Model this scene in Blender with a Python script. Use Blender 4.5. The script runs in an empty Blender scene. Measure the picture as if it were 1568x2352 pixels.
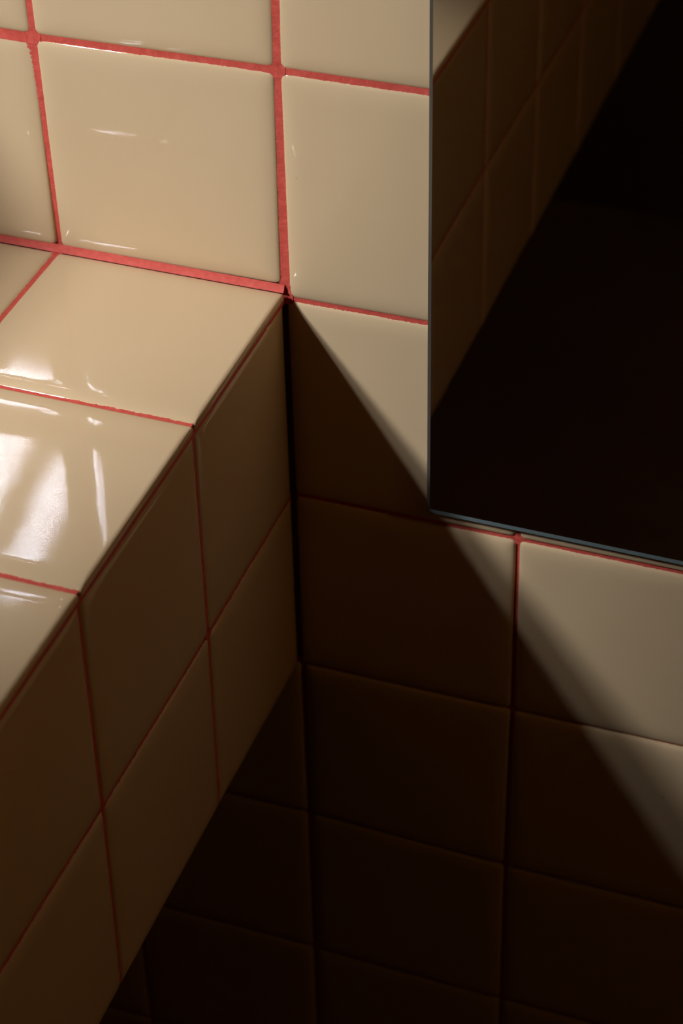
import bpy, bmesh, math, random
from mathutils import Vector, Matrix

# ------------------------------------------------------------------ scene, camera, light
scene = bpy.context.scene
T = 0.15                                   # one tile pitch in metres; layout below is in tile pitches
COL = scene.collection

cam_data = bpy.data.cameras.new('camera')
cam = bpy.data.objects.new('camera', cam_data)
COL.objects.link(cam)
RIGHT = Vector((0.94078893, 0.3383924, -0.02016834))
UP = Vector((-0.19755898, 0.59565095, 0.77856946))
FWD = Vector((-0.27547528, 0.72848509, -0.62723428))
POS = Vector((2.77376505, -6.76480778, 4.78079078)) * T
m = Matrix((RIGHT, UP, -FWD)).transposed().to_4x4()
m.translation = POS
cam.matrix_world = m
cam_data.sensor_fit = 'VERTICAL'
cam_data.sensor_height = 36.0
cam_data.sensor_width = 24.0
cam_data.lens = 4976.633 / 2352 * 36.0
cam_data.clip_start = 0.01
cam_data.dof.use_dof = True
cam_data.dof.focus_distance = 8.35 * T
cam_data.dof.aperture_fstop = 9.0
scene.camera = cam

world = bpy.data.worlds.new('world')
scene.world = world
world.use_nodes = True
world.node_tree.nodes['Background'].inputs[0].default_value = (0.6, 0.75, 1.0, 1)
world.node_tree.nodes['Background'].inputs[1].default_value = 0.0

scene.view_settings.view_transform = 'Standard'
scene.view_settings.look = 'None'
scene.view_settings.gamma = 1.0
scene.view_settings.use_curve_mapping = False
scene.view_settings.exposure = 0.0
scene.cycles.sample_clamp_indirect = 0.0      # keep the full strength of the window's double reflection

ROOFLIGHT = 395.0                          # daylight on the two lit glass strips roofing the light well
L_WALL = 3.0                               # left wall, tile pitches left of the ledge edge
WY0, WY1 = -5.12, -2.1                      # window opening along the left wall
WZ0, WZ1 = 3.0, 6.3                        # window opening height above the ledge
WELL_X, WELL_Z = -9.0, 8.5                 # far wall and roof of the light well
RL_Y, RL_SKEW = -7.8, 0.16                 # rooflight centre line and its skew in plan
RL_STRIPS = ((-7.10, -6.25, -9.0, -6.8), (-5.92, -5.62, -8.5, -6.4))   # x0, x1, y0, y1

# ------------------------------------------------------------------ materials
def mat(name, base, rough=0.5, metallic=0.0, ior=1.5, emit=None, strength=0.0):
    mt = bpy.data.materials.new(name)
    mt.use_nodes = True
    b = mt.node_tree.nodes['Principled BSDF']
    b.inputs['Base Color'].default_value = (*base, 1)
    b.inputs['Roughness'].default_value = rough
    b.inputs['Metallic'].default_value = metallic
    b.inputs['IOR'].default_value = ior
    if emit:
        b.inputs['Emission Color'].default_value = (*emit, 1)
        b.inputs['Emission Strength'].default_value = strength
    return mt

def noise(mt, scale, detail=2.0, coord='Object'):
    nt = mt.node_tree
    tc = nt.nodes.new('ShaderNodeTexCoord')
    n = nt.nodes.new('ShaderNodeTexNoise')
    n.inputs['Scale'].default_value = scale
    n.inputs['Detail'].default_value = detail
    nt.links.new(tc.outputs[coord], n.inputs['Vector'])
    return n

def ramp(mt, src, stops):
    r = mt.node_tree.nodes.new('ShaderNodeValToRGB')
    els = r.color_ramp.elements
    els[0].position, els[0].color = stops[0][0], (*stops[0][1], 1)
    els[1].position, els[1].color = stops[-1][0], (*stops[-1][1], 1)
    for p, c in stops[1:-1]:
        e = els.new(p)
        e.color = (*c, 1)
    mt.node_tree.links.new(src, r.inputs['Fac'])
    return r

def bump(mt, src, strength, dist):
    bn = mt.node_tree.nodes.new('ShaderNodeBump')
    bn.inputs['Strength'].default_value = strength
    bn.inputs['Distance'].default_value = dist
    mt.node_tree.links.new(src, bn.inputs['Height'])
    mt.node_tree.links.new(bn.outputs['Normal'], mt.node_tree.nodes['Principled BSDF'].inputs['Normal'])

# cream glaze: faint mottling, rare brown pin-holes, very gentle waviness
GLAZE = mat('cream_glaze', (0.66, 0.53, 0.36), 0.04, ior=1.36)
n1 = noise(GLAZE, 9.0, 3.0)
r1 = ramp(GLAZE, n1.outputs['Fac'], [(0.3, (0.575, 0.39, 0.22)), (0.7, (0.595, 0.41, 0.237))])
n2 = noise(GLAZE, 150.0, 1.0)
r2 = ramp(GLAZE, n2.outputs['Fac'], [(0.0, (0, 0, 0)), (0.815, (0, 0, 0)), (0.86, (0.7, 0.7, 0.7))])
mx = GLAZE.node_tree.nodes.new('ShaderNodeMixRGB')
mx.inputs[2].default_value = (0.30, 0.19, 0.09, 1)
GLAZE.node_tree.links.new(r2.outputs['Color'], mx.inputs[0])
GLAZE.node_tree.links.new(r1.outputs['Color'], mx.inputs[1])
GLAZE.node_tree.links.new(mx.outputs[0], GLAZE.node_tree.nodes['Principled BSDF'].inputs['Base Color'])
n3 = noise(GLAZE, 14.0, 1.0)
bump(GLAZE, n3.outputs['Fac'], 0.05, 0.003)

GROUT = mat('red_grout', (0.74, 0.085, 0.055), 0.75)
n1 = noise(GROUT, 260.0, 4.0)
r1 = ramp(GROUT, n1.outputs['Fac'], [(0.3, (0.50, 0.055, 0.033)), (0.55, (0.57, 0.066, 0.041)), (0.8, (0.64, 0.10, 0.065))])
GROUT.node_tree.links.new(r1.outputs['Color'], GROUT.node_tree.nodes['Principled BSDF'].inputs['Base Color'])
n2 = noise(GROUT, 900.0, 3.0)
bump(GROUT, n2.outputs['Fac'], 0.5, 0.0006)

CEMENT = mat('cement_core', (0.30, 0.22, 0.17), 0.9)
n1 = noise(CEMENT, 40.0, 5.0)
bump(CEMENT, n1.outputs['Fac'], 0.3, 0.002)
PLASTER = mat('ochre_plaster', (0.34, 0.20, 0.09), 0.8)
n1 = noise(PLASTER, 60.0, 4.0)
bump(PLASTER, n1.outputs['Fac'], 0.2, 0.001)
FLOOR = mat('terracotta_floor', (0.055, 0.03, 0.026), 0.35)
n1 = noise(FLOOR, 5.0, 5.0)
r1 = ramp(FLOOR, n1.outputs['Fac'], [(0.3, (0.26, 0.155, 0.15)), (0.7, (0.36, 0.215, 0.21))])
FLOOR.node_tree.links.new(r1.outputs['Color'], FLOOR.node_tree.nodes['Principled BSDF'].inputs['Base Color'])
SILVER = mat('mirror_silver', (0.80, 0.79, 0.76), 0.015, metallic=1.0)
GLASS_EDGE = mat('polished_glass_edge', (0.06, 0.05, 0.04), 0.3, ior=1.35)
GLINT_EDGE = mat('green_glass_edge_glint', (0.24, 0.30, 0.29), 0.5, ior=1.45)  # greenish glass, with the bottom edge's caught reflection painted into its colour
FRAME = mat('window_paint', (0.35, 0.30, 0.25), 0.5)
PANE = mat('daylit_obscured_glass', (0.8, 0.85, 0.85), 0.4, emit=(0.88, 0.97, 1.06), strength=ROOFLIGHT)
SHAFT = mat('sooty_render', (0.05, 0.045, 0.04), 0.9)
ROSE_PLASTER = mat('rose_plaster', (0.32, 0.20, 0.18), 0.8)
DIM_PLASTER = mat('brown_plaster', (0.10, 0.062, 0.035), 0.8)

# ------------------------------------------------------------------ helpers
def link(name, mesh, mt, parent=None, smooth=False, **props):
    o = bpy.data.objects.new(name, mesh)
    COL.objects.link(o)
    if mt and not mesh.materials:
        mesh.materials.append(mt)
    if smooth:
        for f in mesh.polygons:
            f.use_smooth = True
    if parent:
        o.parent = parent
    for k, v in props.items():
        o[k] = v
    return o

def add_box(bm, lo, hi):
    vs = [bm.verts.new((x * T, y * T, z * T)) for x in (lo[0], hi[0]) for y in (lo[1], hi[1]) for z in (lo[2], hi[2])]
    for f in ((0, 1, 3, 2), (4, 6, 7, 5), (0, 4, 5, 1), (2, 3, 7, 6), (0, 2, 6, 4), (1, 5, 7, 3)):
        bm.faces.new([vs[i] for i in f])

def boxes(name, bl, mt, parent=None, bevel=0.0, **props):
    bm = bmesh.new()
    for lo, hi in bl:
        add_box(bm, lo, hi)
    bmesh.ops.recalc_face_normals(bm, faces=bm.faces)
    if bevel:
        bmesh.ops.bevel(bm, geom=bm.edges[:], offset=bevel * T, segments=2, affect='EDGES', profile=0.5)
    me = bpy.data.meshes.new(name)
    bm.to_mesh(me)
    bm.free()
    return link(name, me, mt, parent, **props)

class Plane:
    """a tiled face: o + u*eu + v*ev, n points out of the face"""
    def __init__(self, o, eu, ev):
        self.o, self.eu, self.ev = Vector(o), Vector(eu), Vector(ev)
        self.n = self.eu.cross(self.ev)
    def p(self, u, v, n=0.0):
        return (self.o + self.eu * u + self.ev * v + self.n * n) * T

PROFILE = [(0.0, -0.036), (0.0, -0.021), (0.003, -0.0145), (0.008, -0.0098), (0.018, -0.0066), (0.032, -0.0037),
           (0.048, -0.0016), (0.066, -0.0004), (0.085, 0.0), (0.10, 0.0)]

def offset_quad(q, ins):
    """shrink a CCW quad, ins per edge (edge i joins corner i and i+1)"""
    lines = []
    for i in range(4):
        a, b = Vector(q[i]), Vector(q[(i + 1) % 4])
        d = (b - a).normalized()
        nrm = Vector((-d.y, d.x))
        lines.append((a + nrm * ins[i], d))
    out = []
    for i in range(4):
        p1, d1 = lines[i - 1]
        p2, d2 = lines[i]
        den = d1.x * d2.y - d1.y * d2.x
        t = ((p2.x - p1.x) * d2.y - (p2.y - p1.y) * d2.x) / den
        out.append(p1 + d1 * t)
    return out

def round_ring(q, r, seg=3):
    pts = []
    for i in range(4):
        c, a, b = q[i], q[i - 1], q[(i + 1) % 4]
        da, db = (a - c).normalized(), (b - c).normalized()
        s, e = c + da * r, c + db * r
        for k in range(seg + 1):
            t = k / seg
            pts.append(s * (1 - t) ** 2 + c * 2 * t * (1 - t) + e * t * t)
    return pts

def tile(plane, q, ins, parent, proud=0.0, tilt=(0.0, 0.0), r=0.022, name='tile', mt=None, crisp=(1, 1, 1, 1)):
    q0 = offset_quad([Vector(c) for c in q], ins)
    ctr = sum(q0, Vector((0, 0))) / 4
    bm = bmesh.new()
    rings = []
    for d, z in PROFILE:
        qq = offset_quad(q0, [d * f for f in crisp])
        pts = round_ring(qq, max(r + d * 0.6, 0.004))
        rings.append([bm.verts.new(plane.p(p.x, p.y, z + proud + tilt[0] * (p.x - ctr.x) + tilt[1] * (p.y - ctr.y)))
                      for p in pts])
    n = len(rings[0])
    for a, b in zip(rings, rings[1:]):
        for i in range(n):
            bm.faces.new((a[i], a[(i + 1) % n], b[(i + 1) % n], b[i]))
    bm.faces.new(rings[-1])
    me = bpy.data.meshes.new(name)
    bm.to_mesh(me)
    bm.free()
    return link(name, me, mt or GLAZE, parent, smooth=True)

RNG = random.Random(7)

def strip(bm, plane, a, b, half, level, rough=0.0032, step=0.008, across=7):
    """one rough grout joint from a to b (plane coordinates)"""
    a, b = Vector(a), Vector(b)
    d = b - a
    ln = d.length
    d.normalize()
    nr = Vector((-d.y, d.x))
    n = max(2, int(ln / step))
    prev = None
    low = 0.0
    lump = 0.0
    for i in range(n + 1):
        c = a + d * (ln * i / n)
        low += (RNG.uniform(-1, 1) - low) * 0.15
        lump = max(0.0, lump - 0.0010)
        if RNG.random() < 0.007:
            lump = RNG.uniform(0.001, 0.0045)
        row = []
        for k in range(across):
            s = (k / (across - 1) - 0.5) * 2
            z = level + rough * 0.8 * low + RNG.uniform(-1, 1) * rough * 0.35 - 0.0022 * (1 - s * s) + lump * (s if low > 0 else -s)
            p = c + nr * (half * s)
            row.append(bm.verts.new(plane.p(p.x, p.y, z)))
        if prev:
            for k in range(across - 1):
                bm.faces.new((prev[k + 1], prev[k], row[k], row[k + 1]))
        prev = row

def finish(bm, name, mt, parent, smooth=True, **props):
    me = bpy.data.meshes.new(name)
    bmesh.ops.recalc_face_normals(bm, faces=bm.faces)
    bm.to_mesh(me)
    bm.free()
    return link(name, me, mt, parent, smooth=smooth, **props)

H = 0.045                                   # top of the ledge
XR, YF, ZB, ZT = 7.0, -11.0, -6.0, 10.0     # room: right wall, wall behind the camera, floor, ceiling
SUB = -0.055                                # back of the tiles

# ------------------------------------------------------------------ back wall
wall_back = boxes('wall_back', [((-L_WALL - 0.6, -SUB * 0 + 0.05, ZB), (XR + 0.6, 0.8, ZT))], CEMENT, kind='structure')
BW = Plane((0, 0, 0), (1, 0, 0), (0, 0, 1))   # n = eu x ev = (0,-1,0): towards the room
GV = {(-1, 1): (-1.008, 0.991), (0, 1): (0.001, 1.005), (1, 1): (1.0, 1.012), (-2, 1): (-2.005, 1.0),
      (-1, 2): (-1.02, 2.0), (0, 2): (0.016, 2.0), (0, 0): (0.003, -0.004), (1, 0): (1.0, 0.0),
      (0, -1): (0.004, -1.012), (1, -1): (0.993, -1.004), (2, -1): (2.0, -1.0), (0, -2): (0.002, -1.999),
      (1, -2): (1.0, -1.987), (2, -2): (2.0, -1.975), (0, -3): (0.005, -2.986), (1, -3): (0.997, -3.01),
      (2, -3): (2.0, -3.0), (0, -4): (0.002, -3.997), (1, -4): (1.002, -4.009)}
def gv(i, j):
    return GV.get((i, j), (float(i), float(j)))
VW = {0: 0.0105, -1: 0.0085, 1: 0.009}         # half width of the vertical joints
HWD = {1: 0.0095, 0: 0.007, -1: 0.010, -2: 0.006, -3: 0.006, -4: 0.006}
PROUD = {(0, 0): 0.001, (-1, 0): 0.002, (0, -1): 0.0, (0, -2): 0.0, (1, -2): -0.001, (0, -3): 0.003, (1, -3): 0.003,
         (0, -4): 0.002, (-1, -3): 0.003, (-1, 1): 0.0, (0, 1): 0.001}
TILT = {(-2, 0): (0.006, -0.018), (-2, 1): (0.0, 0.0), (-1, 1): (0.0, 0.0)}
rt = random.Random(3)
for i in range(-3, 7):
    for j in range(-6, 10):
        jit = (rt.uniform(-.004, .004), rt.uniform(-.004, .004))
        if i < 0 and j in (-1, -2):
            continue                                        # behind the ledge
        q = [gv(i, j), gv(i + 1, j), gv(i + 1, j + 1), gv(i, j + 1)]
        hb, ht = HWD.get(j, 0.009), HWD.get(j + 1, 0.009)
        if i < 0 and j == 0:
            q[0] = (q[0][0], 0.040)
            q[1] = (q[1][0] - (0.012 if i == -1 else 0), 0.050)
            hb = 0.007
        ins = [hb, VW.get(i + 1, 0.011), ht, -0.002 if i == 0 and j in (-1, -2) else VW.get(i, 0.011)]
        tile(BW, q, ins, wall_back, PROUD.get((i, j), 0.0), TILT.get((i, j), jit if j > 1 or i > 1 else (jit[0] * .6, jit[1] * .6)))
gb = bmesh.new()
for i in range(-3, 8):
    for j in range(-6, 10):
        fine = -2 <= i <= 2 and -5 <= j <= 2
        st = 0.007 if fine else 0.08
        lv = -0.0108 if j >= 0 else (-0.018 if j == -1 else -0.023)
        a, b, c = gv(i, j), gv(i + 1, j), gv(i, j + 1)
        if i < 7 and not (i < 0 and j in (0, -1)):
            strip(gb, BW, a, b, 0.03, lv, step=st)
        if not (i <= 0 and j in (-1, -2)):
            strip(gb, BW, a, c, 0.032, lv, step=st)
strip(gb, BW, (0.004, -0.03), (0.004, 0.06), 0.024, -0.008, step=0.007)
finish(gb, 'grout', GROUT, wall_back)

# ------------------------------------------------------------------ other walls, floor, ceiling
floor = boxes('floor', [((-L_WALL - 0.6, YF - 0.6, ZB - 0.8), (XR + 0.6, 0.8, ZB))], FLOOR, kind='structure')
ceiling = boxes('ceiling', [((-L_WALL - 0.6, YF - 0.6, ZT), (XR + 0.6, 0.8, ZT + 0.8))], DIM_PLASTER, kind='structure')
wall_right = boxes('wall_right', [((XR, YF, ZB), (XR + 0.6, 0.05, ZT))], PLASTER, kind='structure')
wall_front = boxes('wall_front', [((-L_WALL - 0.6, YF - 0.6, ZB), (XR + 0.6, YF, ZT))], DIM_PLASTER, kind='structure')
xl0, xl1 = -L_WALL - 0.6, -L_WALL
wall_left = boxes('wall_left', [((xl0, YF, ZB), (xl1, 0.05, WZ0)), ((xl0, YF, WZ1), (xl1, 0.05, ZT)),
                                ((xl0, YF, WZ0), (xl1, WY0, WZ1)), ((xl0, WY1, WZ0), (xl1, 0.05, WZ1))], ROSE_PLASTER, kind='structure')

# open window in the left wall, giving on a light well
window = bpy.data.objects.new('window_1', None)
window.location = (-L_WALL * T, (WY0 + WY1) / 2 * T, WZ0 * T)
COL.objects.link(window)
window['kind'] = 'structure'
bpy.context.view_layer.update()
def child(o, par):
    o.parent = par
    o.matrix_parent_inverse = par.matrix_world.inverted()
    return o
fx0, fx1 = -L_WALL - 0.45, -L_WALL - 0.15
fw = 0.12
child(boxes('jamb', [((fx0, WY0, WZ0), (fx1, WY0 + fw, WZ1))], FRAME, bevel=0.015), window)
child(boxes('jamb', [((fx0, WY1 - fw, WZ0), (fx1, WY1, WZ1))], FRAME, bevel=0.015), window)
child(boxes('window_sill', [((fx0, WY0 + fw, WZ0), (fx1, WY1 - fw, WZ0 + fw))], FRAME, bevel=0.015), window)
child(boxes('window_head', [((fx0, WY0 + fw, WZ1 - fw), (fx1, WY1 - fw, WZ1))], FRAME, bevel=0.015), window)

# light well behind the window: dark shaft walls and a roof with two lit glass strips
WB = YF - 0.6
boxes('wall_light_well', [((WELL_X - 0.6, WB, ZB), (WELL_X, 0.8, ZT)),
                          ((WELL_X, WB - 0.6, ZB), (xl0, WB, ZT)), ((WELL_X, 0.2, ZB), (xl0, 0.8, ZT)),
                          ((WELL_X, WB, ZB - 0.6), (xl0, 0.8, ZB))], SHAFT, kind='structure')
def slab(name, cuts, z0, z1, mt, **props):
    """strips across the well roof, skewed in plan: cuts are (x0, x1, y0, y1)"""
    b = bmesh.new()
    sk = lambda x, y: (x + (RL_SKEW * (y - RL_Y) if WELL_X < x < xl0 else 0.0)) * T
    for x0, x1, y0, y1 in cuts:
        lo = [b.verts.new((sk(x, y), y * T, z0 * T)) for x, y in ((x0, y0), (x1, y0), (x1, y1), (x0, y1))]
        hi = [b.verts.new((v.co.x, v.co.y, z1 * T)) for v in lo]
        b.faces.new(lo[::-1])
        b.faces.new(hi)
        for k in range(4):
            b.faces.new((lo[k], lo[(k + 1) % 4], hi[(k + 1) % 4], hi[k]))
    return finish(b, name, mt, None, smooth=False, **props)
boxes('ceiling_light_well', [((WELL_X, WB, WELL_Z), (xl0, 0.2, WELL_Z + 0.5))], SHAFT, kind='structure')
roof = bpy.data.objects.new('window_2', None)
roof.location = (-6.3 * T, RL_Y * T, WELL_Z * T)
COL.objects.link(roof)
roof['kind'] = 'structure'
bpy.context.view_layer.update()
for x0, x1, y0, y1 in RL_STRIPS:
    child(slab('pane', [(x0, x1, y0, y1)], WELL_Z - 0.04, WELL_Z, PANE), roof)

# ------------------------------------------------------------------ tiled ledge with apron
ledge = bpy.data.objects.new('tiled_ledge', None)
ledge.location = (0, 0, 0)
COL.objects.link(ledge)
ledge['label'] = 'cream tiled ledge with red grout and a shaded front apron against the back wall'
ledge['category'] = 'ledge'
boxes('core', [((-L_WALL + 0.02, YF, -1.985), (-0.052, 0.05, -0.012))], CEMENT, ledge)
LT = Plane((0, 0, H), (1, 0, 0), (0, 1, 0))
YJ = {0: -0.0, 1: -0.944, 2: -1.934}
def yj(k):
    return YJ.get(k, -0.934 - (k - 1))
LTILT = {(0, 0): (0.0, 0.0), (0, 1): (0.0, 0.0)}
XE = 0.002
for k in range(0, 11):
    y0, y1 = max(yj(k + 1), YF), yj(k)
    for c in range(0, 3):
        xr = XE if c == 0 else -1.002 - (c - 1)
        xl = max(-1.002 - c, -L_WALL + 0.02)
        jit = (rt.uniform(-.003, .003), rt.uniform(-.003, .003))
        ins = [0.0055, 0.0 if c == 0 else 0.006, 0.014 if k == 0 else 0.0055, 0.006]
        tile(LT, [(xl, y0), (xr, y0), (xr, y1), (xl, y1)], ins, ledge, 0.0, LTILT.get((c, k), jit), r=0.012, crisp=(1, 0.2 if c == 0 else 1, 1, 1))
AP = Plane((-0.004, 0, 0), (0, 1, 0), (0, 0, 1))   # n = +X
ZM = {0: -1.022, 1: -1.022, 2: -1.010, 3: -0.985}
ZBT = {0: -1.995, 1: -1.972, 2: -1.972, 3: -1.985}
YA = {0: (0.0, 0.0, 0.0), 1: (-0.925, -0.927, -0.95), 2: (-1.923, -1.934, -1.965)}
def ya(k):
    return YA.get(k, (-0.94 - (k - 1),) * 3)
def clampy(y):
    return max(y, YF)
ZTOP = -0.016
for k in range(0, 11):
    a, b = ya(k + 1), ya(k)
    zm0, zm1 = ZM.get(k + 1, -1.0), ZM.get(k, -1.0)
    zb0, zb1 = ZBT.get(k + 1, -1.985), ZBT.get(k, -1.985)
    hb = 0.002 if k == 0 else 0.006
    tile(AP, [(clampy(a[1]), zm0), (b[1], zm1), (b[0], ZTOP), (clampy(a[0]), ZTOP)], [0.005, hb, 0.004, 0.006], ledge, rt.uniform(-.001, .001),
         (rt.uniform(-.003, .003), rt.uniform(-.003, .003)), r=0.014, crisp=(1, 1, 0.5, 1))
    tile(AP, [(clampy(a[2]), zb0), (b[2], zb1), (b[1], zm1), (clampy(a[1]), zm0)], [0.0, hb, 0.005, 0.006], ledge, rt.uniform(-.001, .001),
         (rt.uniform(-.003, .003), rt.uniform(-.003, .003)), r=0.014)
lg = bmesh.new()
for k in range(0, 11):
    st = 0.008 if k < 4 else 0.08
    y0, y1 = max(yj(k + 1), YF), yj(k)
    if 0 < k:
        strip(lg, LT, (-L_WALL + 0.03, yj(k)), (-0.006, yj(k)), 0.026, -0.0115, step=st)
    for c in (1, 2):
        strip(lg, LT, (-1.002 - (c - 1), y0), (-1.002 - (c - 1), y1), 0.026, -0.0105, step=st)
    a, b = ya(k + 1), ya(k)
    strip(lg, AP, (clampy(a[1]), ZM.get(k + 1, -1.0)), (b[1], ZM.get(k, -1.0)), 0.024, -0.0115, step=st)
    if k > 0:
        strip(lg, AP, (b[1], ZM.get(k, -1.0)), (b[0], ZTOP), 0.026, -0.0115, step=st)
        strip(lg, AP, (b[2], ZBT.get(k, -1.985)), (b[1], ZM.get(k, -1.0)), 0.026, -0.0115, step=st)
    strip(lg, AP, (clampy(a[0]), -0.004), (b[0], -0.004), 0.022, -0.003, rough=0.0008, step=st)
# sloping red fillet where ledge meets the wall
FP = Plane((0, -0.006, H + 0.004), (1, 0, 0), (0, 0.5, 0.866))
strip(lg, FP, (-L_WALL + 0.03, 0.0), (-0.004, 0.0), 0.0175, 0.0, step=0.008)
finish(lg, 'grout', GROUT, ledge)

# ------------------------------------------------------------------ mirror
mirror = bpy.data.objects.new('wall_mirror', None)
MX0, MX1, MZ0, MZ1 = 0.607, 5.2, -0.926, 6.0
MY = -0.034
mirror.location = ((MX0 + MX1) / 2 * T, 0, MZ0 * T)
COL.objects.link(mirror)
mirror['label'] = 'large frameless wall mirror with a greenish glass edge over cream tiles'
mirror['category'] = 'mirror'
bpy.context.view_layer.update()
bm = bmesh.new()
bv, bs = 0.028, 0.016
rect = lambda i0, j0, y: [bm.verts.new((x * T, y * T, z * T)) for x, z in
        ((MX0 + i0, MZ0 + j0), (MX1 - i0, MZ0 + j0), (MX1 - i0, MZ1 - j0), (MX0 + i0, MZ1 - j0))]
r0, r1_, r2_ = rect(0, 0, -0.001), rect(0, 0, MY + 0.010), rect(bs, bv, MY)
for a, b in ((r0, r1_), (r1_, r2_)):
    for i in range(4):
        bm.faces.new((a[i], a[(i + 1) % 4], b[(i + 1) % 4], b[i]))
bm.faces.new(list(reversed(r0)))
ge = finish(bm, 'glass_edge', GLASS_EDGE, None, smooth=False)
ge.data.materials.append(GLINT_EDGE)
for f in ge.data.polygons:
    if f.center.z < (MZ0 + 0.03) * T:
        f.material_index = 1
ge['label'] = 'thin greenish glass edge, reflected light painted along its bottom'
bm = bmesh.new()
bm.faces.new(rect(bs, bv, MY))
mf = finish(bm, 'mirror_face', SILVER, None, smooth=False)
for o in (ge, mf):
    o.parent = mirror
    o.matrix_parent_inverse = mirror.matrix_world.inverted()

# ------------------------------------------------------------------ small warm lamp on the right wall
LX, LY, LZ = XR, -1.45, 2.6
lamp = bpy.data.objects.new('wall_lamp', None)
lamp.location = (LX * T, LY * T, LZ * T)
COL.objects.link(lamp)
lamp['label'] = 'small warm globe lamp on a brass arm fixed to the right wall'
lamp['category'] = 'lamp'
bpy.context.view_layer.update()
BRASS = mat('aged_brass', (0.45, 0.28, 0.10), 0.3, metallic=1.0)
GLOBE = mat('warm_opal_globe', (0.8, 0.7, 0.5), 0.4, emit=(1.0, 0.60, 0.14), strength=12.0)
def lathe(name, prof, mt, axis_x=True, seg=24):
    """profile (distance along axis, radius); axis along -X from the wall or along Z"""
    b = bmesh.new()
    rings = []
    for d, r in prof:
        ring = []
        for k in range(seg):
            a = 2 * math.pi * k / seg
            c, sn = r * math.cos(a), r * math.sin(a)
            p = (LX - d, LY + c, LZ + sn) if axis_x else (LX - 0.75 + c, LY + sn, LZ + d)
            ring.append(b.verts.new([v * T for v in p]))
        rings.append(ring)
    for p, q in zip(rings, rings[1:]):
        for k in range(seg):
            b.faces.new((p[k], p[(k + 1) % seg], q[(k + 1) % seg], q[k]))
    b.faces.new(rings[0])
    b.faces.new(rings[-1])
    return child(finish(b, name, mt, None), lamp)
lathe('back_plate', [(0.0, 0.30), (0.06, 0.30), (0.10, 0.24), (0.12, 0.08)], BRASS)
lathe('arm', [(0.10, 0.05), (0.78, 0.05)], BRASS)
lathe('globe_holder', [(-0.02, 0.05), (0.04, 0.16), (0.12, 0.18)], BRASS, axis_x=False)
lathe('globe', [(0.45 + 0.35 * -math.cos(math.pi * k / 14) * 1.0, max(0.02, 0.35 * math.sin(math.pi * k / 14))) for k in range(15)], GLOBE, axis_x=False)
